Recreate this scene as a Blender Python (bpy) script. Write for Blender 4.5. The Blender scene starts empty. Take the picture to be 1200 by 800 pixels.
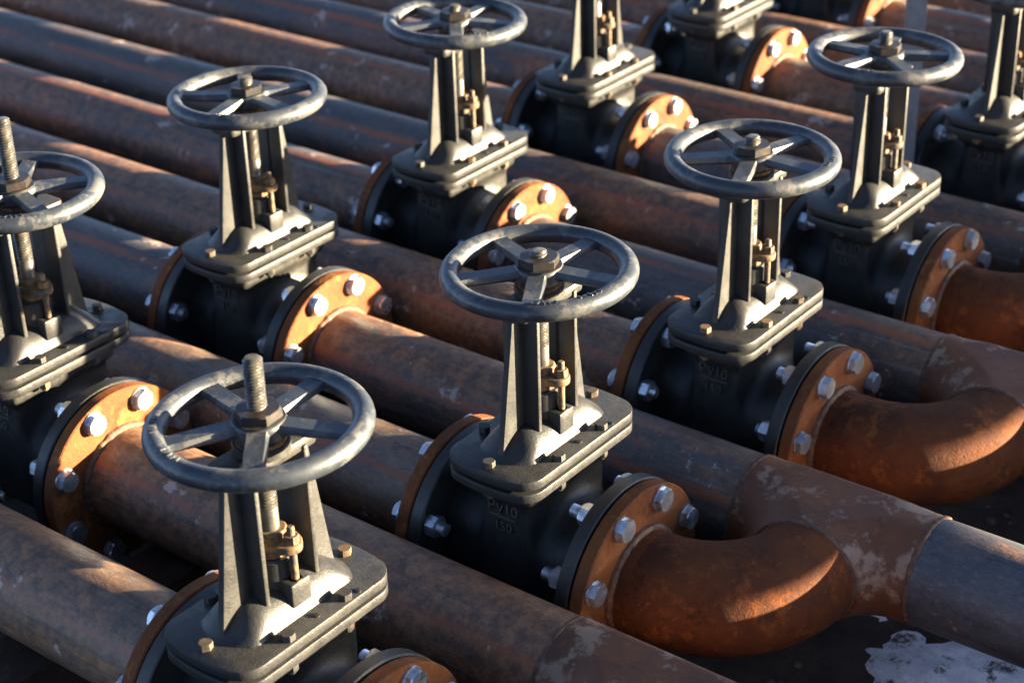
import bpy, bmesh, math, random
import numpy as np
from mathutils import Vector, Matrix
PI = math.pi
R = math.radians
random.seed(7)
scene = bpy.context.scene
C = scene.collection

# ------------------------------------------------------------------ camera
cd = bpy.data.cameras.new('camera')
cam = bpy.data.objects.new('camera', cd); C.objects.link(cam); scene.camera = cam
yaw, pitch, roll = -0.67268, 0.49185, -0.03140
fw = Vector((math.sin(yaw)*math.cos(pitch), math.cos(yaw)*math.cos(pitch), -math.sin(pitch)))
rt = Vector((math.cos(yaw), -math.sin(yaw), 0)); up = rt.cross(fw)
rt, up = rt*math.cos(roll)+up*math.sin(roll), up*math.cos(roll)-rt*math.sin(roll)
M = Matrix((rt, up, -fw)).transposed().to_4x4()
M.translation = (1.30052, -1.95435, 1.46866)
cam.matrix_world = M
cd.sensor_width = 36.0; cd.lens = 36.0*2109.5/1200
cd.clip_start = 0.05; cd.clip_end = 500
cd.dof.use_dof = True; cd.dof.focus_distance = 2.36; cd.dof.aperture_fstop = 5.0

# ------------------------------------------------------------------ light
SUN_EL, SUN_AZ = 7.8, 39.0          # azimuth counted from +X towards +Y
world = bpy.data.worlds.new('World'); scene.world = world; world.use_nodes = True
wn = world.node_tree.nodes; wl = world.node_tree.links
sky = wn.new('ShaderNodeTexSky'); sky.sky_type = 'NISHITA'; sky.sun_disc = False
sky.sun_elevation = R(SUN_EL); sky.sun_rotation = R(90-SUN_AZ)
sky.altitude = 800; sky.air_density = 0.32; sky.dust_density = 0.5; sky.ozone_density = 0.4
bg = wn['Background']; bg.inputs['Strength'].default_value = 0.05
wl.new(sky.outputs[0], bg.inputs['Color'])
sd = bpy.data.lights.new('sun', 'SUN'); sd.energy = 5.0; sd.angle = R(0.5); sd.color = (1.0, 0.81, 0.53)
sun = bpy.data.objects.new('sun', sd); C.objects.link(sun)
sv = Vector((math.cos(R(SUN_EL))*math.cos(R(SUN_AZ)), math.cos(R(SUN_EL))*math.sin(R(SUN_AZ)), math.sin(R(SUN_EL))))
sun.rotation_euler = sv.to_track_quat('Z', 'Y').to_euler(); sun.location = sv*20
vs = scene.view_settings
vs.view_transform = 'Standard'; vs.look = 'None'; vs.gamma = 1.0; vs.exposure = 3.6; vs.use_curve_mapping = False

# ------------------------------------------------------------------ materials
class N:
    def __init__(s, name):
        s.m = bpy.data.materials.new(name); s.m.use_nodes = True
        s.t = s.m.node_tree; s.b = s.t.nodes['Principled BSDF']
        tc = s.t.nodes.new('ShaderNodeTexCoord'); oi = s.t.nodes.new('ShaderNodeObjectInfo')
        mul = s.t.nodes.new('ShaderNodeVectorMath'); mul.operation = 'SCALE'
        cx = s.t.nodes.new('ShaderNodeCombineXYZ')
        s.rand = oi.outputs['Random']
        for k, f in enumerate((7.3, 13.1, 5.7)):
            mm = s.math('MULTIPLY', s.rand, f*3); s.t.links.new(mm, cx.inputs[k])
        s.obj = tc.outputs['Object']
        ad = s.t.nodes.new('ShaderNodeVectorMath'); ad.operation = 'ADD'
        s.t.links.new(s.obj, ad.inputs[0]); s.t.links.new(cx.outputs[0], ad.inputs[1])
        s.co = ad.outputs[0]
    def put(s, sock, v):
        if isinstance(v, bpy.types.NodeSocket): s.t.links.new(v, sock)
        else: sock.default_value = v
    def math(s, op, a, b=0.0, c=0.0):
        n = s.t.nodes.new('ShaderNodeMath'); n.operation = op
        for i, v in enumerate((a, b, c)): s.put(n.inputs[i], v)
        return n.outputs[0]
    def scaled(s, v, sc):
        n = s.t.nodes.new('ShaderNodeMapping'); s.put(n.inputs['Vector'], v); n.inputs['Scale'].default_value = sc
        return n.outputs[0]
    def noise(s, scale, detail=4, rough=.6, vec=None, stretch=None):
        n = s.t.nodes.new('ShaderNodeTexNoise'); n.inputs['Scale'].default_value = scale
        n.inputs['Detail'].default_value = detail; n.inputs['Roughness'].default_value = rough
        v = vec or s.co
        if stretch: v = s.scaled(v, stretch)
        s.t.links.new(v, n.inputs['Vector']); return n.outputs['Fac']
    def ramp(s, v, stops):
        n = s.t.nodes.new('ShaderNodeValToRGB'); s.put(n.inputs[0], v); e = n.color_ramp.elements
        while len(e) < len(stops): e.new(0.5)
        for el, (p, c) in zip(e, stops):
            el.position = p; el.color = (c, c, c, 1) if isinstance(c, (int, float)) else (*c, 1)
        return n.outputs[0]
    def mix(s, f, a, b):
        n = s.t.nodes.new('ShaderNodeMix'); n.data_type = 'RGBA'
        s.put(n.inputs[0], f)
        s.put(n.inputs[6], a if isinstance(a, bpy.types.NodeSocket) else (*a, 1))
        s.put(n.inputs[7], b if isinstance(b, bpy.types.NodeSocket) else (*b, 1))
        return n.outputs[2]
    def sep(s, v):
        n = s.t.nodes.new('ShaderNodeSeparateXYZ'); s.t.links.new(v, n.inputs[0]); return n.outputs
    def bump(s, h, strength=.3, dist=.002):
        n = s.t.nodes.new('ShaderNodeBump'); n.inputs['Strength'].default_value = strength
        n.inputs['Distance'].default_value = dist; s.t.links.new(h, n.inputs['Height'])
        s.t.links.new(n.outputs[0], s.b.inputs['Normal'])
    def done(s, col, rough, metal=0.0, spec=.5):
        s.put(s.b.inputs['Base Color'], col if isinstance(col, bpy.types.NodeSocket) else (*col, 1))
        s.put(s.b.inputs['Roughness'], rough); s.put(s.b.inputs['Metallic'], metal)
        s.put(s.b.inputs['Specular IOR Level'], spec)
        return s.m

MAT = {}
def m_pipe(name, rustiness, tint=None):
    n = N(name)
    big = n.noise(5, 6, .68, stretch=(.35, 1, 1)); mid = n.noise(24, 6, .75, stretch=(.4, 1, 1)); fine = n.noise(170, 4, .75, stretch=(.6, 1, 1))
    lo, hi = tint or ((.050, .039, .032), (.205, .155, .115))
    c = n.mix(n.ramp(n.math('ADD', n.math('MULTIPLY', mid, .7), n.math('MULTIPLY', fine, .3)), [(.34, 0), (.64, 1)]), lo, hi)
    rf = n.ramp(n.math('ADD', big, n.math('MULTIPLY', mid, .45)), [(.66-rustiness, 0), (.82-rustiness, 1)])
    rc = n.mix(n.ramp(n.noise(48, 5, .75), [(.40, 0), (.62, 1)]), (.075, .035, .020), (.270, .120, .050))
    c = n.mix(n.math('MULTIPLY', rf, .8), c, rc)
    # dark scale flakes
    c = n.mix(n.ramp(n.noise(33, 6, .8, stretch=(.45, 1, 1)), [(.56, 0), (.66, .7)]), c, (.022, .020, .021))
    # long drag scratches and run marks
    c = n.mix(n.ramp(n.noise(95, 3, .6, stretch=(.035, 1, 1)), [(.60, 0), (.72, .5)]), c, (.20, .165, .14))
    c = n.mix(n.ramp(n.noise(60, 3, .6, stretch=(.03, 1, 1)), [(.58, 0), (.70, .45)]), c, (.025, .022, .022))
    # rusted longitudinal seam weld
    x, y, z = n.sep(n.obj)
    wob = n.math('MULTIPLY', n.math('SUBTRACT', n.noise(9, 4, .7, stretch=(.4, 1, 1)), .5), .02)
    dist = n.math('ABSOLUTE', n.math('ADD', y, wob))
    band = n.math('MULTIPLY', n.ramp(dist, [(.003, 1), (.012, 0)]), n.math('GREATER_THAN', z, 0))
    band = n.math('MULTIPLY', band, n.ramp(n.noise(14, 5, .75, stretch=(.25, 1, 1)), [(.36, 0), (.55, 1)]))
    c = n.mix(n.math('MULTIPLY', band, .85), c, (.26, .075, .028))
    # pale lime / frost blotches
    sp = n.ramp(n.math('ADD', n.noise(13, 3, .6), n.math('MULTIPLY', n.noise(75, 5, .75), .5)), [(.905, 0), (.945, 1)])
    c = n.mix(n.math('MULTIPLY', sp, .7), c, (.42, .34, .29))
    c = n.mix(n.math('MULTIPLY', n.ramp(fine, [(.58, 0), (.72, 1)]), .45), c, (.24, .18, .145))
    n.bump(n.math('ADD', fine, n.math('MULTIPLY', mid, 1.2)), .5, .0016)
    return n.done(c, n.ramp(mid, [(.25, .40), (.8, .66)]), 0.0, .5)
MAT['pipe'] = m_pipe('mill_scale_steel', .06)
MAT['pipe_dark'] = m_pipe('dark_mill_scale_steel', .0, ((.028, .027, .028), (.105, .094, .088)))
MAT['pipe_blue'] = m_pipe('blue_mill_scale_steel', -.14, ((.026, .030, .037), (.080, .084, .090)))
MAT['pipe_rusty'] = m_pipe('rusty_mill_scale_steel', .16)

def m_rust(name, a, b, hi, rough=.75):
    n = N(name)
    big = n.noise(8, 6, .68); mid = n.noise(38, 6, .75); fine = n.noise(230, 4, .75)
    c = n.mix(n.ramp(big, [(.34, 0), (.62, 1)]), a, b)
    c = n.mix(n.ramp(n.math('ADD', mid, n.math('MULTIPLY', n.noise(14, 4, .6), .6)), [(.84, 0), (1.0, 1)]), c, hi)
    c = n.mix(n.ramp(n.noise(17, 6, .8), [(.55, 0), (.70, .85)]), c, tuple(v*.30 for v in a))
    c = n.mix(n.ramp(fine, [(.60, 0), (.75, .5)]), c, tuple(v*.35 for v in a))
    c = n.mix(n.ramp(n.noise(120, 3, .7), [(.68, 0), (.76, .55)]), c, tuple(min(1, v*1.3+.04) for v in hi))
    n.bump(n.math('ADD', n.math('MULTIPLY', mid, 1.5), fine), .7, .0018)
    return n.done(c, n.ramp(mid, [(.3, rough-.05), (.7, rough+.15)]), 0, .18)
MAT['rust'] = m_rust('orange_rust', (.048, .016, .008), (.110, .034, .010), (.19, .060, .015))
MAT['flange'] = m_rust('flange_rust', (.095, .028, .010), (.170, .056, .016), (.23, .092, .025), .66)
MAT['beam'] = m_rust('dark_beam_rust', (.028, .016, .012), (.055, .028, .018), (.08, .04, .025), .85)
def m_tee():
    n = N('tee_rust')
    big = n.noise(9, 5, .65); mid = n.noise(40, 5, .7); fine = n.noise(230, 3, .7)
    c = n.mix(n.ramp(big, [(.3, 0), (.68, 1)]), (.065, .023, .010), (.165, .055, .017))
    sp = n.ramp(n.math('ADD', n.noise(12, 3, .6), n.math('MULTIPLY', n.noise(70, 5, .75), .45)), [(.755, 0), (.83, 1)])
    c = n.mix(n.math('MULTIPLY', sp, .65), c, (.30, .215, .150))
    c = n.mix(n.ramp(mid, [(.55, 0), (.8, .7)]), c, (.23, .085, .028))
    n.bump(n.math('ADD', mid, fine), .4, .0015)
    return n.done(c, .62, 0, .5)
MAT['tee'] = m_tee()

def m_cast(name, base, dust, amt, rough):
    n = N(name)
    big = n.noise(14, 4, .6); fine = n.noise(300, 3, .7); mid = n.noise(60, 5, .7)
    c = n.mix(n.math('MULTIPLY', n.ramp(n.math('ADD', big, n.math('MULTIPLY', mid, .5)), [(.52, 0), (1.0, 1)]), n.math('ADD', amt*.6, n.math('MULTIPLY', n.rand, amt*.4))), base, dust)
    rs = n.ramp(n.noise(22, 5, .75), [(.66, 0), (.72, 1)])
    c = n.mix(n.math('MULTIPLY', rs, .55), c, (.10, .05, .022))
    c = n.mix(n.ramp(n.noise(330, 4, .75), [(.56, 0), (.70, .6)]), c, dust)
    c = n.mix(n.ramp(n.noise(190, 5, .8), [(.58, 0), (.68, .7)]), c, tuple(v*.45 for v in base))
    n.bump(n.math('ADD', fine, n.math('MULTIPLY', mid, .6)), .5, .0012)
    return n.done(c, n.ramp(mid, [(.3, rough-.08), (.75, rough+.16)]), 0.0, .4)
MAT['body'] = m_cast('black_cast_paint', (.008, .009, .010), (.040, .037, .031), .7, .42)
MAT['bonnet'] = m_cast('grey_cast_paint', (.012, .013, .0145), (.036, .034, .031), .8, .44)
MAT['yoke'] = m_cast('yoke_cast_paint', (.011, .012, .013), (.048, .045, .040), .75, .48)
MAT['letters'] = m_cast('worn_lettering', (.03, .03, .03), (.075, .07, .06), .8, .5)
def m_wheel():
    n = N('wheel_paint')
    mid = n.noise(35, 5, .7); fine = n.noise(260, 3, .7)
    c = n.mix(n.ramp(mid, [(.3, 0), (.75, 1)]), (.016, .021, .029), (.032, .038, .047))
    w = n.ramp(n.math('ADD', n.noise(18, 4, .65), n.math('MULTIPLY', n.noise(120, 4, .75), .5)), [(.76, 0), (.84, 1)])
    c = n.mix(n.math('MULTIPLY', w, .5), c, (.12, .115, .105))
    n.bump(n.math('ADD', fine, mid), .3, .001)
    return n.done(c, n.ramp(mid, [(.3, .34), (.75, .52)]), 0, .55)
MAT['wheel'] = m_wheel()
def m_zinc():
    n = N('zinc_plated_steel')
    mid = n.noise(90, 4, .7)
    c = n.mix(n.ramp(mid, [(.35, 0), (.7, 1)]), (.40, .43, .48), (.66, .69, .73))
    c = n.mix(n.math('MULTIPLY', n.ramp(n.rand, [(.45, 0), (1, 1)]), .6), c, (.20, .21, .225))
    c = n.mix(n.ramp(n.noise(60, 4, .75), [(.62, 0), (.72, .5)]), c, (.13, .09, .06))
    n.bump(mid, .15, .0006)
    return n.done(c, n.math('ADD', n.ramp(mid, [(.3, .22), (.75, .42)]), n.math('MULTIPLY', n.rand, .15)), .9, .5)
MAT['zinc'] = m_zinc()
def m_oldbolt():
    n = N('old_bolt')
    mid = n.noise(120, 4, .7)
    c = n.mix(n.ramp(n.math('ADD', n.math('MULTIPLY', n.rand, .5), n.math('MULTIPLY', mid, .6)), [(.55, 0), (.95, 1)]), (.026, .025, .023), (.19, .105, .045))
    n.bump(mid, .4, .0008)
    return n.done(c, .6, 0, .4)
MAT['oldbolt'] = m_oldbolt()
def m_gland():
    n = N('rusty_gland')
    mid = n.noise(70, 5, .7)
    c = n.mix(n.ramp(mid, [(.42, 0), (.70, 1)]), (.040, .033, .027), (.26, .135, .045))
    n.bump(mid, .4, .001)
    return n.done(c, .65, 0, .4)
MAT['gland'] = m_gland()
def m_stem():
    n = N('greased_stem')
    mid = n.noise(60, 4, .7)
    c = n.mix(n.ramp(mid, [(.35, 0), (.7, 1)]), (.042, .041, .039), (.115, .102, .085))
    return n.done(c, .42, .35, .5)
MAT['stem'] = m_stem()
def m_nut():
    n = N('dark_nut')
    mid = n.noise(60, 4, .7)
    c = n.mix(n.ramp(mid, [(.45, 0), (.75, 1)]), (.009, .009, .009), (.040, .024, .014))
    n.bump(mid, .3, .001)
    return n.done(c, .42, 0, .5)
MAT['nut'] = m_nut()
def m_weld():
    n = N('weld_bead')
    mid = n.noise(90, 4, .7)
    c = n.mix(n.ramp(mid, [(.35, 0), (.7, 1)]), (.050, .026, .016), (.150, .075, .040))
    n.bump(mid, .6, .002)
    return n.done(c, .65, 0, .4)
MAT['weld'] = m_weld()
def m_soil():
    n = N('dark_soil')
    a = n.noise(9, 6, .7); b = n.noise(70, 5, .7)
    c = n.mix(n.ramp(a, [(.35, 0), (.7, 1)]), (.022, .018, .015), (.070, .055, .042))
    n.bump(b, .8, .01)
    return n.done(c, .9, 0, .3)
MAT['soil'] = m_soil()
def m_gravel():
    n = N('gravel')
    c = n.mix(n.ramp(n.noise(30, 3, .6), [(.35, 0), (.7, 1)]), (.035, .030, .026), (.13, .115, .10))
    return n.done(c, .85, 0, .3)
MAT['gravel'] = m_gravel()
def m_snow():
    n = N('old_snow')
    a = n.noise(30, 5, .7); b = n.noise(160, 4, .7)
    c = n.mix(n.ramp(a, [(.30, 0), (.6, 1)]), (.52, .56, .62), (.80, .83, .87))
    c = n.mix(n.ramp(n.noise(16, 6, .78), [(.52, 0), (.60, .95)]), c, (.050, .042, .036))
    n.bump(n.math('ADD', a, b), .6, .006)
    return n.done(c, .7, 0, .4)
MAT['snow'] = m_snow()
def m_galv():
    n = N('galvanised_post')
    a = n.noise(25, 5, .7)
    c = n.mix(n.ramp(a, [(.35, 0), (.7, 1)]), (.15, .16, .175), (.24, .25, .26))
    return n.done(c, .5, .5, .5)
MAT['galv'] = m_galv()

# ------------------------------------------------------------------ mesh helpers
def mesh(name, verts, faces, mat, smooth=True, sharp=None):
    me = bpy.data.meshes.new(name); me.from_pydata([tuple(v) for v in verts], [], faces)
    me.materials.append(MAT[mat]); me.validate(); me.update()
    bm = bmesh.new(); bm.from_mesh(me); bmesh.ops.recalc_face_normals(bm, faces=bm.faces)
    for f in bm.faces: f.smooth = smooth
    if smooth and sharp:
        for e in bm.edges:
            if len(e.link_faces) == 2 and e.calc_face_angle(0) > R(sharp): e.smooth = False
    bm.to_mesh(me); bm.free(); return me
class MB:
    def __init__(s): s.v = []; s.f = []
    def add(s, v, f):
        o = len(s.v); s.v += [tuple(p) for p in v]; s.f += [tuple(i+o for i in q) for q in f]; return s
    def box(s, x0, x1, y0, y1, z0, z1, bev=.002):
        bm = bmesh.new(); bmesh.ops.create_cube(bm, size=1)
        for v in bm.verts: v.co = Vector(((x0+x1)/2+v.co.x*(x1-x0), (y0+y1)/2+v.co.y*(y1-y0), (z0+z1)/2+v.co.z*(z1-z0)))
        if bev: bmesh.ops.bevel(bm, geom=bm.edges[:], offset=bev, segments=2, affect='EDGES', profile=.5)
        return s.bm(bm)
    def bm(s, bm):
        bm.verts.index_update(); s.add([v.co for v in bm.verts], [[v.index for v in f.verts] for f in bm.faces]); bm.free(); return s
    def prism(s, pts, a0, a1, axis='x', bev=.0015):
        # polygon pts extruded along axis; x: (y,z)  y: (x,z)  z: (x,y)
        def P(p, a): return {'x': (a, p[0], p[1]), 'y': (p[0], a, p[1]), 'z': (p[0], p[1], a)}[axis]
        bm = bmesh.new(); A = [bm.verts.new(P(p, a0)) for p in pts]; B = [bm.verts.new(P(p, a1)) for p in pts]
        bm.faces.new(A); bm.faces.new(B[::-1]); n = len(pts)
        for i in range(n): bm.faces.new((A[i], A[(i+1) % n], B[(i+1) % n], B[i]))
        bmesh.ops.recalc_face_normals(bm, faces=bm.faces[:])
        if bev:
            rim = [e for e in bm.edges if (e.verts[0] in A) == (e.verts[1] in A)]
            bmesh.ops.bevel(bm, geom=rim, offset=bev, segments=2, affect='EDGES', profile=.5)
        return s.bm(bm)
    def lathe(s, prof, axis='z', seg=48, c=(0, 0, 0), cap=True, fn=None):
        # prof: (radius, height)
        V = []; F = []
        for r, h in prof:
            for k in range(seg):
                a = 2*PI*k/seg; rr = r if fn is None else fn(r, h, a)
                p = (rr*math.cos(a), rr*math.sin(a), h)
                if axis == 'x': p = (h, rr*math.cos(a), rr*math.sin(a))
                V.append((p[0]+c[0], p[1]+c[1], p[2]+c[2]))
        n = len(prof)
        for i in range(n-1):
            for k in range(seg):
                F.append((i*seg+k, i*seg+(k+1) % seg, (i+1)*seg+(k+1) % seg, (i+1)*seg+k))
        if cap: F += [tuple(range(seg)), tuple((n-1)*seg+k for k in range(seg))]
        return s.add(V, F)
    def torus(s, R0, r0, axis='z', c=(0, 0, 0), n=96, m=16, jit=0, seed=1):
        rg = random.Random(seed); V = []; F = []
        J = [rg.uniform(-jit, jit) for _ in range(n)]
        for i in range(n):
            a = 2*PI*i/n; r1 = r0+J[i]
            for j in range(m):
                b = 2*PI*j/m; q = R0+r1*math.cos(b); h = r1*math.sin(b)
                p = (q*math.cos(a), q*math.sin(a), h)
                if axis == 'x': p = (h, q*math.cos(a), q*math.sin(a))
                if axis == 'y': p = (q*math.cos(a), h, q*math.sin(a))
                V.append((p[0]+c[0], p[1]+c[1], p[2]+c[2]))
        for i in range(n):
            for j in range(m):
                F.append((i*m+j, ((i+1) % n)*m+j, ((i+1) % n)*m+(j+1) % m, i*m+(j+1) % m))
        return s.add(V, F)
    def out(s, name, mat, smooth=True, sharp=35): return mesh(name, s.v, s.f, mat, smooth, sharp)

def sdf_mesh(name, f, lo, hi, h, mat):
    """naive surface nets of f(x,y,z)<0, pulled onto the surface"""
    ax = [np.arange(l, u+h, h) for l, u in zip(lo, hi)]
    X, Y, Z = np.meshgrid(*ax, indexing='ij'); V = f(X, Y, Z); ins = V < 0
    n = [s-1 for s in V.shape]
    acc = np.zeros((*n, 3)); cnt = np.zeros(n)
    P = np.stack([X, Y, Z], -1)
    def sl(o, m): return slice(o, o+m)
    cor = [(i, j, k) for i in (0, 1) for j in (0, 1) for k in (0, 1)]
    for a in cor:
        for b in cor:
            if sum(b[q]-a[q] for q in range(3)) == 1 and all(b[q] >= a[q] for q in range(3)):
                sa = tuple(sl(a[q], n[q]) for q in range(3)); sb = tuple(sl(b[q], n[q]) for q in range(3))
                m = ins[sa] != ins[sb]; va, vb = V[sa][m], V[sb][m]; t = (va/(va-vb))[:, None]
                acc[m] += P[sa][m]*(1-t)+P[sb][m]*t; cnt[m] += 1
    act = cnt > 0; idx = -np.ones(n, int); idx[act] = np.arange(act.sum())
    W = acc[act]/cnt[act][:, None]
    e = h*.05
    for _ in range(3):
        d = f(*W.T); g = np.stack([(f(*(W+np.eye(3)[q]*e).T)-f(*(W-np.eye(3)[q]*e).T))/(2*e) for q in range(3)], 1)
        st = d[:, None]*g/np.maximum((g*g).sum(1), .25)[:, None]
        W = W-np.clip(st, -h*.5, h*.5)
    F = []
    for q in range(3):
        s0 = [slice(1, n[k]) for k in range(3)]; s1 = list(s0); s0[q] = slice(0, n[q]); s1[q] = slice(1, n[q]+1)
        a, b = ins[tuple(s0)], ins[tuple(s1)]; m = np.argwhere(a != b)
        off = np.array([1 if k != q else 0 for k in range(3)]); m = m+off
        u, v = [k for k in range(3) if k != q]
        eu, ev = np.eye(3, dtype=int)[u], np.eye(3, dtype=int)[v]
        g = lambda w: idx[w[:, 0], w[:, 1], w[:, 2]]
        F.append(np.stack([g(m), g(m-eu), g(m-eu-ev), g(m-ev)], 1))
    return mesh(name, W.tolist(), np.concatenate(F).tolist(), mat, True, 50)
def smin(a, b, k):
    h = np.clip(.5+.5*(b-a)/k, 0, 1); return b+(a-b)*h-k*h*(1-h)
def rbox(x, y, z, c, hs, r):
    q = [np.abs(p-cc)-hh+r for p, cc, hh in zip((x, y, z), c, hs)]
    return np.sqrt(sum(np.maximum(t, 0)**2 for t in q))+np.minimum(np.maximum(q[0], np.maximum(q[1], q[2])), 0)-r
def capx(x, y, z, r, l):          # cylinder along x, |x|<l
    return np.maximum(np.sqrt(y*y+z*z)-r, np.abs(x)-l)

def link(name, me, parent=None, loc=(0, 0, 0), rot=(0, 0, 0)):
    o = bpy.data.objects.new(name, me); C.objects.link(o); o.parent = parent
    o.location = loc; o.rotation_euler = rot; return o
def tag(o, label, cat, group=None):
    o['label'] = label; o['category'] = cat
    if group: o['group'] = group
    return o

# ------------------------------------------------------------------ dimensions (metres)
RP = 0.0775                       # pipe radius
ROWS = {'A0': (-.0218, -.7590), 'B0': (-.7972, -.4879), 'A1': (.0017, -.2623), 'B1': (-.7903, -.0124), 'A2': (.0330, .2266),
        'B2': (-.7486, .4800), 'A3': (-.0129, .7376), 'B3': (-.8028, .9998), 'A4': (0, 1.2553), 'B4': (-.8139, 1.5154),
        'A5': (.0, 1.7750), 'B5': (-.8050, 2.0300), 'A6': (.0, 2.29), 'B6': (-.80, 2.545)}
ZG = -0.235                       # ground level
FR, FT0, FT1, FT2 = .1425, .118, .1395, .1635   # flange radius, black flange from/to, rusty flange outer face
BC = .121                         # bolt circle

# ------------------------------------------------------------------ ground
def heights(nx, ny, x0, x1, y0, y1, fn, name, mat):
    V = []; F = []
    for i in range(nx+1):
        for j in range(ny+1):
            x = x0+(x1-x0)*i/nx; y = y0+(y1-y0)*j/ny; V.append((x, y, fn(x, y)))
    for i in range(nx):
        for j in range(ny):
            a = i*(ny+1)+j; F.append((a, a+ny+1, a+ny+2, a+1))
    return mesh(name, V, F, mat)
from mathutils import noise as mn
def soil(x, y):
    e = max(0, 1-max(abs(x+1)-5, 0)/1.0)*max(0, 1-max(abs(y-1)-5, 0)/1.0)
    return ZG+e*(mn.fractal(Vector((x*3, y*3, 0)), 1, 2, 4)*.018)
V = []; F = []
g = link('ground', heights(150, 150, -7.2, 5.2, -5.2, 7.2, soil, 'ground', 'soil')); g['kind'] = 'structure'
o = link('terrain', MB().add([(-300, -300, ZG-.03), (300, -300, ZG-.03), (300, 300, ZG-.03), (-300, 300, ZG-.03)], [(0, 1, 2, 3)]).out('terrain', 'soil')); o['kind'] = 'structure'
def snowy(x, y):
    far = min(1, max(0, (y-2.75)/.5))*.07 + .056*math.exp(-((x-.50)/.24)**2-((y-.05)/.26)**2)
    n1 = mn.fractal(Vector((x*6+3, y*6, 1.7)), 1, 2, 5); n2 = mn.fractal(Vector((x*22, y*22, 4.2)), 1, 2, 4)
    return ZG-.046+far+n1*.024+n2*.013
o = link('snow', heights(300, 420, -3.5, 2.5, -1.5, 5.5, snowy, 'snow', 'snow')); o['kind'] = 'stuff'

# ------------------------------------------------------------------ shared part meshes
def hexring(r, h): return [(h, r*math.cos(k*PI/3), r*math.sin(k*PI/3)) for k in range(6)]
def hexprism(af, h0, h1, chamfer=.86, both=False, washer=0):
    rc = af/2/math.cos(PI/6); mb = MB(); n = 24
    def ring(fr, h):
        out = []
        for k in range(n):
            a = 2*PI*k/n; hexr = af/2/math.cos(((a+PI/6) % (PI/3))-PI/6)
            out.append((h, min(hexr, fr*rc)*math.cos(a), min(hexr, fr*rc)*math.sin(a)))
        return out
    dh = (h1-h0)*.14
    R_ = [ring(.89, h0), ring(1, h0+dh)] if both else [ring(1, h0)]
    R_ += [ring(1, h1-dh), ring(.89, h1)]
    V = sum(R_, []); F = []
    for i in range(len(R_)-1):
        for k in range(n): F.append((i*n+k, i*n+(k+1) % n, (i+1)*n+(k+1) % n, (i+1)*n+k))
    F += [tuple(range(n)), tuple((len(R_)-1)*n+k for k in range(n))]
    mb.add(V, F)
    return mb
# flange bolt: head outside at x>0, shank runs to -x, thread ends beyond the nut
grip = FT2-FT0
ME_BOLTS = []
for nth in (27, 32, 36):
    mb = hexprism(.030, .0004, .0132)
    thr = [(.0098, -.001)]+[(.0098 if k % 2 else .0090, -grip-.002-k*.0009) for k in range(nth)]
    mb.lathe(thr+[(.0075, thr[-1][1]-.001)], 'x', 16)
    ME_BOLTS.append(mb.out('flange_bolt', 'zinc', True, 25))
ME_NUT = hexprism(.030, -.0165, -.0004, both=True).out('nut', 'zinc', True, 25)
ME_WASH = MB().lathe([(.0185, -.0030), (.0185, -.0003)], 'x', 24).out('washer', 'zinc')

def body_sdf(x, y, z):
    box = rbox(x, y, z, (0, 0, .03), (.041, .092, .14), .012)
    # lower end of the body is rounded like the wedge pocket
    lowr = np.sqrt(y*y+np.minimum(z+.0, 0)**2)-.108
    box = np.maximum(box, lowr)
    neck = capx(x, y, z, .084, .124)
    neck = smin(neck, box, .03)
    ribs = rbox(x, y, z, (0, 0, .142), (.052, .100, .014), .006)
    return smin(neck, ribs, .02)
ME_BODY = sdf_mesh('body', body_sdf, (-.127, -.125, -.135), (.127, .125, .155), .0042, 'body')
def flange_mb(x0, x1, r, hole, holes=True, bev=.002):
    mb = MB()
    return mb.lathe([(hole, x0), (r-bev, x0), (r, x0+bev), (r, x1-bev), (r-bev, x1), (hole, x1)], 'x', 96)
mbf = flange_mb(FT0, FT1, FR, .07); ME_EFL = mbf.out('end_flange', 'body')
ME_RFL = flange_mb(FT1+.003, FT2, FR-.001, .07).out('flange', 'flange')
ME_FGASK = MB().lathe([(.07, FT1-.0005), (.103, FT1-.0005), (.103, FT1+.0035), (.07, FT1+.0035)], 'x', 64).out('gasket', 'nut')
ME_FWELD = MB().torus(RP+.0005, .0065, 'x', (FT2+.001, 0, 0), 120, 10, .0012, 3).out('weld_bead', 'weld')
ME_PWELD = MB().torus(RP-.0018, .0046, 'x', (0, 0, 0), 120, 10, .0009, 5).out('weld_bead', 'weld')

def rrect(hx, hy, r, n=10):
    pts = []
    for cx, cy, a0 in ((hx-r, hy-r, 0), (-hx+r, hy-r, 90), (-hx+r, -hy+r, 180), (hx-r, -hy+r, 270)):
        for k in range(n+1):
            a = R(a0+90*k/n); pts.append((cx+r*math.cos(a), cy+r*math.sin(a)))
    return pts
def dense(pts, step=.008):
    out = []
    for i, p in enumerate(pts):
        q = pts[(i+1) % len(pts)]; d = math.dist(p, q); k = max(1, int(d/step))
        out += [(p[0]+(q[0]-p[0])*j/k, p[1]+(q[1]-p[1])*j/k) for j in range(k)]
    return out
def plate_outline(g=0):
    hx, hy, r, bow = .0755-g, .126-g, .027-g, .011
    return [(x, y+math.copysign(bow*max(0, 1-(x/hx)**2)*min(1, max(0, (abs(y)-hy+r)/r)), y)) for x, y in dense(rrect(hx, hy, r))]
OUT = plate_outline()
ZB = .187
ME_BFL = MB().prism(OUT, ZB-.0325, ZB-.0190, 'z', .0012).out('body_flange', 'bonnet')
ME_GASK = MB().prism(plate_outline(.013), ZB-.0195, ZB-.0135, 'z', 0).out('gasket', 'nut')
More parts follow.
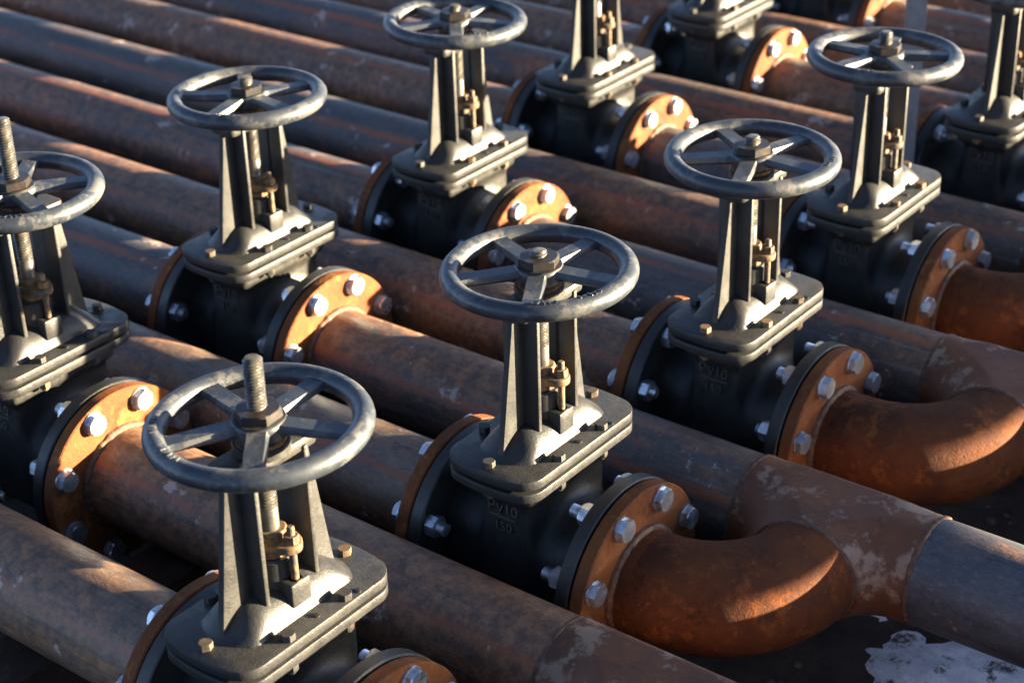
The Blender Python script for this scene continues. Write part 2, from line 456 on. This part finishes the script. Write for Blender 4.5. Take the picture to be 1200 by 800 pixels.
def bonnet_mb():
    mb = MB(); mb.prism(OUT, ZB-.0138, ZB, 'z', .0014)
    # barrel hump: rounded flanks, long ramps towards both ends
    hx, hy, nx, ny = .052, .116, 34, 70; V = []; F = []
    def hh(x, y):
        a = .037*max(0, 1-(abs(x)/.0455)**2.3)**.6 if abs(x) < .0455 else 0
        b = (.104-abs(y))*.86-.03*(x/.0455)**2*.6
        k = .012; t = min(1, max(0, .5+.5*(b-a)/k)); m = b+(a-b)*t-k*t*(1-t)
        k = .006; t = min(1, max(0, .5+.5*(m-0)/k)); return m*t+k*t*(1-t)-.0016
    for i in range(nx+1):
        for j in range(ny+1):
            x = hx*(2*i/nx-1); y = hy*(2*j/ny-1); V.append((x, y, ZB+hh(x, y)))
    for i in range(nx):
        for j in range(ny):
            a = i*(ny+1)+j; F.append((a, a+ny+1, a+ny+2, a+1))
    mb.add(V, F)
    mb.box(-.043, .043, -.016, .016, ZB+.012, ZB+.045, .003)
    mb.lathe([(.027, ZB+.02), (.027, ZB+.068), (.024, ZB+.071), (.012, ZB+.071)], 'z', 32)
    return mb
ME_BON = bonnet_mb().out('bonnet', 'bonnet', True, 40)
ME_BBOLT = None
mb = hexprism(.0155, -.001, .0085); ME_BBOLT = mb.out('bonnet_bolt', 'oldbolt', True, 25)
mb = hexprism(.0155, -.011, .0005, both=True); mb.lathe([(.005, .001), (.005, -.015)], 'x', 12); ME_BNUT = mb.out('nut', 'oldbolt', True, 25)
ME_PLUG = MB().lathe([(.0045, 0), (.0045, .0012), (.003, .0016)], 'z', 14).out('dowel', 'nut')
# yoke legs (near leg at -y)
def leg_mb(s):
    mb = MB()
    web = [(-.097, ZB-.002), (-.0935, ZB+.012), (-.068, .372), (-.066, .398), (-.038, .398), (-.038, ZB+.02), (-.05, ZB-.002)]
    mb.prism([(s*a, b) for a, b in (web if s > 0 else web)], -.005, .005, 'x', .0016)
    y0, y1 = sorted((s*-.0450, s*-.0380))
    mb.box(-.029, .029, y0, y1, ZB+.010, .392, .002)
    return mb
ME_LEG = [leg_mb(1).out('yoke_leg', 'yoke'), leg_mb(-1).out('yoke_leg', 'yoke')]
mb = MB().prism(rrect(.026, .067, .010, 6), .384, .4005, 'z', .003)
mb.lathe([(.034, .398), (.034, .4085), (.032, .4105), (.012, .4105)], 'z', 40)
ME_HEAD = mb.out('yoke_head', 'yoke')
ME_COLLAR = MB().lathe([(.030, .409), (.030, .4160), (.028, .4175), (.011, .4175)], 'z', 40).out('bushing', 'gland')
# gland
def oval(hx, hy, n=40): return [(hx*math.copysign(abs(math.cos(2*PI*k/n))**.85, math.cos(2*PI*k/n)), hy*math.sin(2*PI*k/n)) for k in range(n)]
mb = MB().prism(oval(.045, .023), .2715, .2825, 'z', .002)
mb.lathe([(.0195, .250), (.0195, .289), (.0175, .291), (.011, .291)], 'z', 28)
ME_GLAND = mb.out('gland', 'gland')
mb = MB().lathe([(.0048, .222), (.0048, .303), (.0035, .305)], 'z', 14); mb.lathe([(.0085, .219), (.0085, .232)], 'z', 16)
ME_GBOLT = mb.out('gland_bolt', 'gland')
v = hexprism(.0165, 0, .0115, both=True); v.v = [(b, c, a+.2822) for a, b, c in v.v]; ME_GNUT = v.out('nut', 'gland', True, 25)
def stem_mesh(top):
    mb = MB(); z0 = .262
    mb.lathe([(.0112, z0), (.0112, .318), (.0095, .321)], 'z', 24)
    seg = 24; hs = np.arange(.3195, top-.002, .0008); V = []; F = []
    def rr(h, a):
        t = ((h/.0042)+a/(2*PI)) % 1; return .0088+.0028*min(1, max(0, 1.6-abs(t-.5)*4.4))
    for h in hs:
        for k in range(seg):
            a = 2*PI*k/seg; r = rr(h, a); V.append((r*math.cos(a), r*math.sin(a), h))
    for k in range(seg):
        a = 2*PI*k/seg; V.append((.0085*math.cos(a), .0085*math.sin(a), top))
    n = len(hs)+1
    for i in range(n-1):
        for k in range(seg): F.append((i*seg+k, i*seg+(k+1) % seg, (i+1)*seg+(k+1) % seg, (i+1)*seg+k))
    F.append(tuple((n-1)*seg+k for k in range(seg)))
    mb.add(V, F); return mb.out('stem', 'stem', True, 45)
ZW = .430
ME_RIM = MB().torus(.119, .0132, 'z', (0, 0, 0), 128, 20).out('handwheel', 'wheel')
def spoke_mesh():
    # tapered spoke along +x, flat ridge on top, flared feet at both ends
    secs = []
    for t in np.linspace(0, 1, 17):
        x = .020+.094*t
        fl = max(0, (t-.86)/.14)**2*.0055+max(0, (.16-t)/.16)**2*.004
        wb = .0142-.0012*t+fl; wt = .0108+fl*.8; zt = .0065-.001*t; zb = -.0085+.002*t
        zc = .002*(1-t)
        secs.append([(x, -wb, zb*.3+zc), (x, -wb*.93, .001+zc), (x, -wt, zt+zc), (x, wt, zt+zc), (x, wb*.93, .001+zc), (x, wb, zb*.3+zc), (x, wb*.55, zb+zc), (x, -wb*.55, zb+zc)])
    V = sum(secs, []); F = []; n = 8
    for i in range(len(secs)-1):
        for k in range(n): F.append((i*n+k, i*n+(k+1) % n, (i+1)*n+(k+1) % n, (i+1)*n+k))
    F += [tuple(range(n)), tuple((len(secs)-1)*n+k for k in range(n))]
    return MB().add(V, F).out('spoke', 'wheel', True, 28)
ME_SPOKE = spoke_mesh()
ME_HUB = MB().lathe([(.012, -.0135), (.030, -.0135), (.033, -.010), (.033, .005), (.0315, .0085), (.0295, .010), (.012, .010)], 'z', 40).out('hub', 'wheel')
v = hexprism(.049, 0, .0125); v.v = [(b, c, a+.0102) for a, b, c in v.v]
v.lathe([(.031, .0095), (.031, .0112)], 'z', 32); ME_LNUT = v.out('lock_nut', 'nut', True, 25)
def text_mesh(txt, size, depth, mat, name):
    cu = bpy.data.curves.new(name, 'FONT'); cu.body = txt; cu.size = size; cu.extrude = depth; cu.align_x = 'CENTER'; cu.resolution_u = 2
    o = bpy.data.objects.new(name, cu); C.objects.link(o)
    dg = bpy.context.evaluated_depsgraph_get(); me = bpy.data.meshes.new_from_object(o.evaluated_get(dg)); me.name = name
    bpy.data.objects.remove(o); me.materials.clear(); me.materials.append(MAT[mat]); return me
def combine(meshes, name, mat):
    mb = MB()
    for me, fn in meshes: mb.add([fn(v.co) for v in me.vertices], [tuple(p.vertices) for p in me.polygons])
    return mb.out(name, mat, False)
T1 = text_mesh('Ру10', .024, .0028, 'body', 'raised_lettering'); T2 = text_mesh('150', .021, .0028, 'body', 'raised_number')
bar = MB().box(-.023, .023, -.0020, .0020, -.0015, .0015, 0).out('bar', 'body')
YF = -.0925
ME_TXT = combine([(T1, lambda c: (c.x, YF-c.z, .101+c.y)), (bar, lambda c: (c.x, YF+c.y, .094+c.z)), (T2, lambda c: (c.x, YF-c.z, .072+c.y))], 'raised_lettering', 'letters')
def rim_marks():
    mb = MB(); rg = random.Random(4)
    for k in range(5):
        a = R(-7+3.6*k); r = .119+rg.uniform(-.0015, .0015)
        c, s = math.cos(a), math.sin(a); hw, hl = .0012, rg.choice((.0035, .0045, .003))
        P = [(-hl, -hw), (hl, -hw), (hl, hw), (-hl, hw)]; th = rg.uniform(-.5, .5)
        V = []
        for zz in (.0122, .0142):
            for u, w in P:
                u2 = u*math.cos(th)-w*math.sin(th); w2 = u*math.sin(th)+w*math.cos(th)
                V.append(((r+u2)*c-w2*s, (r+u2)*s+w2*c, zz))
        mb.add(V, [(0, 1, 2, 3), (4, 5, 6, 7), (0, 1, 5, 4), (1, 2, 6, 5), (2, 3, 7, 6), (3, 0, 4, 7)])
    return mb.out('casting_mark', 'wheel', False)
ME_MARK = rim_marks()

# ------------------------------------------------------------------ valves
BASE = -.150
STEM_TOP = {'A0': .517, 'B0': .545, 'A3': .474, 'B1': .466, 'A1': .461, 'A2': .465}
SPOKES = {'A0': 23, 'A1': 13, 'A2': 2, 'A3': 34, 'B1': 66, 'B2': 23, 'B0': 56, 'B3': 10, 'A4': 40, 'B4': 50, 'B5': 5}
MARKS = {'A0': (-100, -135), 'A1': (-20, -50), 'A2': (12,), 'A3': (-80,), 'B1': (-62,), 'B2': (-30,), 'B0': (-40,)}
LAB = {
 'A0': 'gate valve with tall threaded stem, nearest to the camera at the lower left',
 'B0': 'gate valve with tall threaded stem, cut by the left edge of the photo',
 'A1': 'gate valve at the centre, its rusty elbow joining the pipe beside the snow',
 'B1': 'gate valve with whole handwheel at the upper left, sunlit orange right flange',
 'A2': 'gate valve right of centre, its elbow meeting a pipe at the right edge',
 'B2': 'gate valve whose handwheel just touches the top edge, left of top centre',
 'A3': 'gate valve with whole handwheel at the upper right, grey post behind it',
 'B3': 'gate valve at top centre, handwheel cut off by the top edge, yoke visible',
 'A4': 'gate valve in the top right corner, only its handwheel underside visible',
 'B4': 'gate valve at the top edge with only bonnet and lower body visible',
 'B5': 'farthest gate valve, only its lower right flange visible at the top edge'}
STEMS = {}
def make_valve(k):
    x, y = ROWS[k]
    root = link('gate_valve', None, None, (x, y, BASE)); root.empty_display_size = .1
    tag(root, LAB[k], 'valve', 'gate valves on the parallel pipes')
    L = (0, 0, -BASE)
    b = link('body', ME_BODY, root, L)
    link('raised_lettering', ME_TXT, b)
    for s in (0, 1):
        rz = PI*s
        link('end_flange', ME_EFL, b, (0, 0, 0), (0, 0, rz)); link('gasket', ME_FGASK, root, L, (0, 0, rz))
        for q in range(8):
            a = R(22.5+45*q); px = FT2*(1-2*s); sx = 1-2*s
            bo = link('flange_bolt', random.choice(ME_BOLTS), root, (px, BC*math.sin(a), BC*math.cos(a)-BASE), (random.uniform(0, 6.28), 0, rz))
            bo.location.x += random.uniform(-.0004, .0006)*sx
            link('nut', ME_NUT, bo, (-grip, 0, 0), (random.uniform(0, 1), 0, 0))
            link('washer', ME_WASH, bo, (.0028, 0, 0))
    link('body_flange', ME_BFL, root, L); link('gasket', ME_GASK, root, L)
    bn = link('bonnet', ME_BON, root, L)
    for px, py in ((.064, .049), (.064, -.049), (-.064, .049), (-.064, -.049), (.001, .117), (-.002, -.117)):
        bb = link('bonnet_bolt', ME_BBOLT, root, (px, py, ZB-BASE), (random.uniform(0, 6), -PI/2, 0))
        link('nut', ME_BNUT, bb, (-.0333, 0, 0))
    for px, py in ((.060, .003), (.067, .068), (-.058, -.003)): link('dowel', ME_PLUG, bn, (px, py, ZB))
    for me in ME_LEG: link('yoke_leg', me, root, L)
    link('yoke_head', ME_HEAD, root, L); link('bushing', ME_COLLAR, root, L)
    gl = link('gland', ME_GLAND, root, L)
    for s in (-1, 1):
        gb = link('gland_bolt', ME_GBOLT, gl, (.0335*s, 0, 0)); 
        link('nut', ME_GNUT, gl, (.0335*s, 0, 0), (0, 0, 0))
    t = STEM_TOP.get(k, .463)
    if t not in STEMS: STEMS[t] = stem_mesh(t)
    link('stem', STEMS[t], root, L)
    w = link('handwheel', ME_RIM, root, (0, 0, ZW-BASE), (R(random.uniform(-.9, .9)), R(random.uniform(-.9, .9)), 0))
    for q in range(5): link('spoke', ME_SPOKE, w, (0, 0, 0), (0, 0, R(SPOKES[k]+72*q)))
    link('hub', ME_HUB, w)
    for a in MARKS.get(k, (-60,)): link('casting_mark', ME_MARK, w, (0, 0, 0), (0, 0, R(a)))
    link('lock_nut', ME_LNUT, root, (0, 0, ZW-BASE), (0, 0, random.uniform(0, 1)))
    return root
for k in LAB: make_valve(k)

# ------------------------------------------------------------------ pipes
def tube(r, x0, x1, seg=64, wall=.006):
    return MB().lathe([(r-wall, x0), (r, x0), (r, x1), (r-wall, x1), (r-wall, x0)], 'x', seg, cap=False)
XL = -5.2
ROLL = {'A0': 55, 'B0': 20, 'A1': 42, 'B1': 25, 'A2': 52, 'B2': 8, 'A3': 44, 'B3': 20, 'A4': 35, 'B4': 15, 'A5': 40, 'B5': 10, 'A6': 30, 'B6': 5}
ORD = ['nearest', 'second', 'third', 'fourth', 'fifth', 'sixth', 'seventh', 'eighth', 'ninth', 'tenth', 'eleventh', 'twelfth', 'thirteenth', 'fourteenth']
PIPEG = 'parallel incoming pipes'
for i, (k, (x, y)) in enumerate(ROWS.items()):
    x1 = x-FT2-.0005
    o = link('steel_pipe', tube(RP, XL-x1, 0).out('steel_pipe', 'pipe_rusty' if k in ('A2', 'B3', 'A5') else 'pipe_dark' if k in ('B1', 'A3', 'B2', 'A4') else 'pipe'), None, (x1, y, 0), (R(ROLL[k]), 0, 0))
    tag(o, '%s incoming steel pipe counted from the bottom left corner upwards' % ORD[i], 'pipe', PIPEG)
    link('flange', ME_RFL, o, (FT2+.0005, 0, 0), (0, 0, PI))
    link('weld_bead', ME_FWELD, o, (FT2+.0005, 0, 0), (0, 0, PI))

ER = .150                           # elbow centreline radius
def elbow_mesh():
    V = []; F = []; n = 40; m = 56
    for i in range(n+1):
        a = PI/2*i/n; r = RP+.0012*math.sin(a*2)
        cx, cy = ER*math.sin(a), ER*(1-math.cos(a)); dx, dy = math.sin(a), -math.cos(a)   # outward
        for j in range(m):
            b = 2*PI*j/m; V.append((cx+dx*r*math.cos(b), cy+dy*r*math.cos(b), r*math.sin(b)))
    for i in range(n):
        for j in range(m): F.append((i*m+j, i*m+(j+1) % m, (i+1)*m+(j+1) % m, (i+1)*m+j))
    return mesh('elbow', V, F, 'rust')
ME_ELB = elbow_mesh()
TH = .139                           # half run of a tee
TCS = (.342, .338, .391, .335, .345, .345)   # tee centres along x
def tee_mesh(br):
    def f(x, y, z):
        run = np.maximum(np.sqrt(y*y+z*z)-(RP+.0015), np.abs(x)-TH)
        bra = np.maximum(np.sqrt(x*x+z*z)-(RP+.0010), np.maximum(-y-br, y))
        return smin(run, bra, .06)
    def g(x, y, z):
        # blend must not fatten the crown or the ends
        v = f(x, y, z)
        return np.maximum(v, np.maximum(np.abs(z)-(RP+.0015), np.maximum(np.abs(x)-TH, -y-br)))
    return sdf_mesh('tee', g, (-TH-.008, -br-.008, -.09), (TH+.008, .09, .09), .0045, 'tee')
PAIRS = [('A0', 'B0', 'front manifold run whose tee weld meets the bottom edge, leaving the left-edge valve'),
         ('A1', 'B1', 'manifold run with rusty elbow and tee and a bluish pipe end beside the snow'),
         ('A2', 'B2', 'manifold run with rusty elbow and tee reaching the right edge at mid height'),
         ('A3', 'B3', 'manifold run with pale blotches passing behind the upper right handwheel valve'),
         ('A4', 'B4', 'manifold run leaving the valve body that touches the top edge'),
         ('A5', 'B5', 'farthest manifold run in the top right corner')]
def rx(o, a): o.rotation_euler.x = a; return o
for i, (ka, kb, lab) in enumerate(PAIRS):
    xa, ya = ROWS[ka]; xb, yb = ROWS[kb]; TC = TCS[i]
    root = link('manifold_pipe', None, None, (TC, yb, -RP)); root.empty_display_size = .1
    tag(root, lab, 'pipe', 'manifold runs leaving the valves')
    xs = xb+FT2; xe = TC-TH
    p = link('pipe_section', tube(RP, 0, xe-xs-.0005).out('pipe_section', ('pipe_rusty', 'pipe_dark', 'pipe_dark', 'pipe_dark', 'pipe', 'pipe')[i]), root, (xs+.0005-TC, 0, RP), (R((50, 60, 15, 40, 30, 20)[i]), 0, 0))
    link('flange', ME_RFL, root, (xb-TC, 0, RP)); link('weld_bead', ME_FWELD, root, (xb-TC, 0, RP))
    # elbow sits so that its outlet meets the tee branch
    dy = yb-ya; br = dy-ER
    link('tee', tee_mesh(br), root, (0, 0, RP))
    ex = TC-ER
    e = link('elbow', ME_ELB, root, (ex-TC, -dy, RP))
    st = xa+FT2
    if ex-st > .001: link('pipe_stub', tube(RP, 0, ex-st).out('pipe_stub', 'rust'), root, (st-TC, -dy, RP))
    link('flange', ME_RFL, root, (xa-TC, -dy, RP)); link('weld_bead', ME_FWELD, root, (xa-TC, -dy, RP))
    link('weld_bead', ME_PWELD, root, (0, -br, RP), (0, 0, PI/2))
    link('weld_bead', ME_PWELD, root, (xe-TC, 0, RP), (.7, 0, 0)); link('weld_bead', ME_PWELD, root, (TH, 0, RP), (2.1, 0, 0))
    link('outlet_section', tube(RP, 0, 2.2).out('outlet_section', 'pipe_blue' if i in (1, 3) else 'pipe'), root, (TH+.0005, 0, RP), (R((30, -40, 20, 50, 10, 70)[i]), 0, 0))

# ------------------------------------------------------------------ supports and post
def channel(name, xc, label):
    hw, hh = .05, .075; t = .008; z1 = -RP-.001; z0 = z1-2*hh
    # I-beam section in XZ extruded along Y
    pts = [(-hw, z0), (hw, z0), (hw, z0+t), (t/2, z0+t), (t/2, z1-t), (hw, z1-t), (hw, z1), (-hw, z1), (-hw, z1-t), (-t/2, z1-t), (-t/2, z0+t), (-hw, z0+t)]
    o = link(name, MB().prism([(a, b) for a, b in pts], -1.15, 2.9, 'y', 0).out(name, 'beam', False), None, (xc, 0, 0))
    tag(o, label, 'beam'); return o
channel('support_beam', -.50, 'dark rusty steel support beam under the incoming pipes near the bottom left corner')
channel('support_beam', -2.4, 'dark rusty support beam under the incoming pipes, far left between the pipes')
channel('support_beam', .95, 'dark rusty support beam under the outlet pipes past the tees')
mb = MB(); mb.prism([(-.02, -.02), (.02, -.02), (.02, -.016), (-.016, -.016), (-.016, .02), (-.02, .02)], ZG-.02, .62, 'z', 0)
post = link('angle_post', mb.out('angle_post', 'galv', False), None, (-.140, 1.128, 0), (R(-.5), 0, R(8)))
tag(post, 'grey galvanised angle post standing behind the upper right handwheel', 'post')

# unseen elevated pipe on posts, added right of frame to shade elbows and flanges
XH, ZH, RH = 2.60, .513, .0740
hd = link('shade_pipe', None, None, (XH, 2.5, ZG)); tag(hd, 'unseen elevated pipe on posts added beyond the right edge to cast shade', 'pipe')
hp = link('pipe_section', tube(RH, -4.0, 5.0).out('pipe_section', 'pipe'), hd, (0, 0, ZH-ZG), (0, 0, PI/2))
for yy in (-3.2, 1.45, 4.4):
    link('post', MB().box(-.04, .04, -.04, .04, 0, ZH-RH-ZG-.03, .004).out('post', 'beam'), hd, (0, yy, 0))
    link('saddle', MB().box(-.12, .12, -.05, .05, ZH-RH-ZG-.03, ZH-RH-ZG+.012, .004).out('saddle', 'beam'), hd, (0, yy, 0))

# loose stones on the soil under and beside the outlets
rg = random.Random(3); bm = bmesh.new()
for k in range(900):
    x = rg.uniform(-.6, 1.4); y = rg.uniform(-.7, 1.6); r = rg.choice((.003, .004, .006, .009))
    mat = Matrix.Translation((x, y, soil(x, y)+r*.25)) @ Matrix.Rotation(rg.uniform(0, 6), 4, 'Z') @ Matrix.Diagonal((r*rg.uniform(.7, 1.4), r*rg.uniform(.7, 1.3), r*rg.uniform(.5, .9), 1))
    v = bmesh.ops.create_icosphere(bm, subdivisions=1, radius=1, matrix=mat)['verts']
    for q in v: q.co += Vector((rg.uniform(-1, 1), rg.uniform(-1, 1), rg.uniform(-1, 1)))*r*.18
mb = MB().bm(bm); o = link('gravel', mb.out('gravel', 'gravel', False)); o['kind'] = 'stuff'
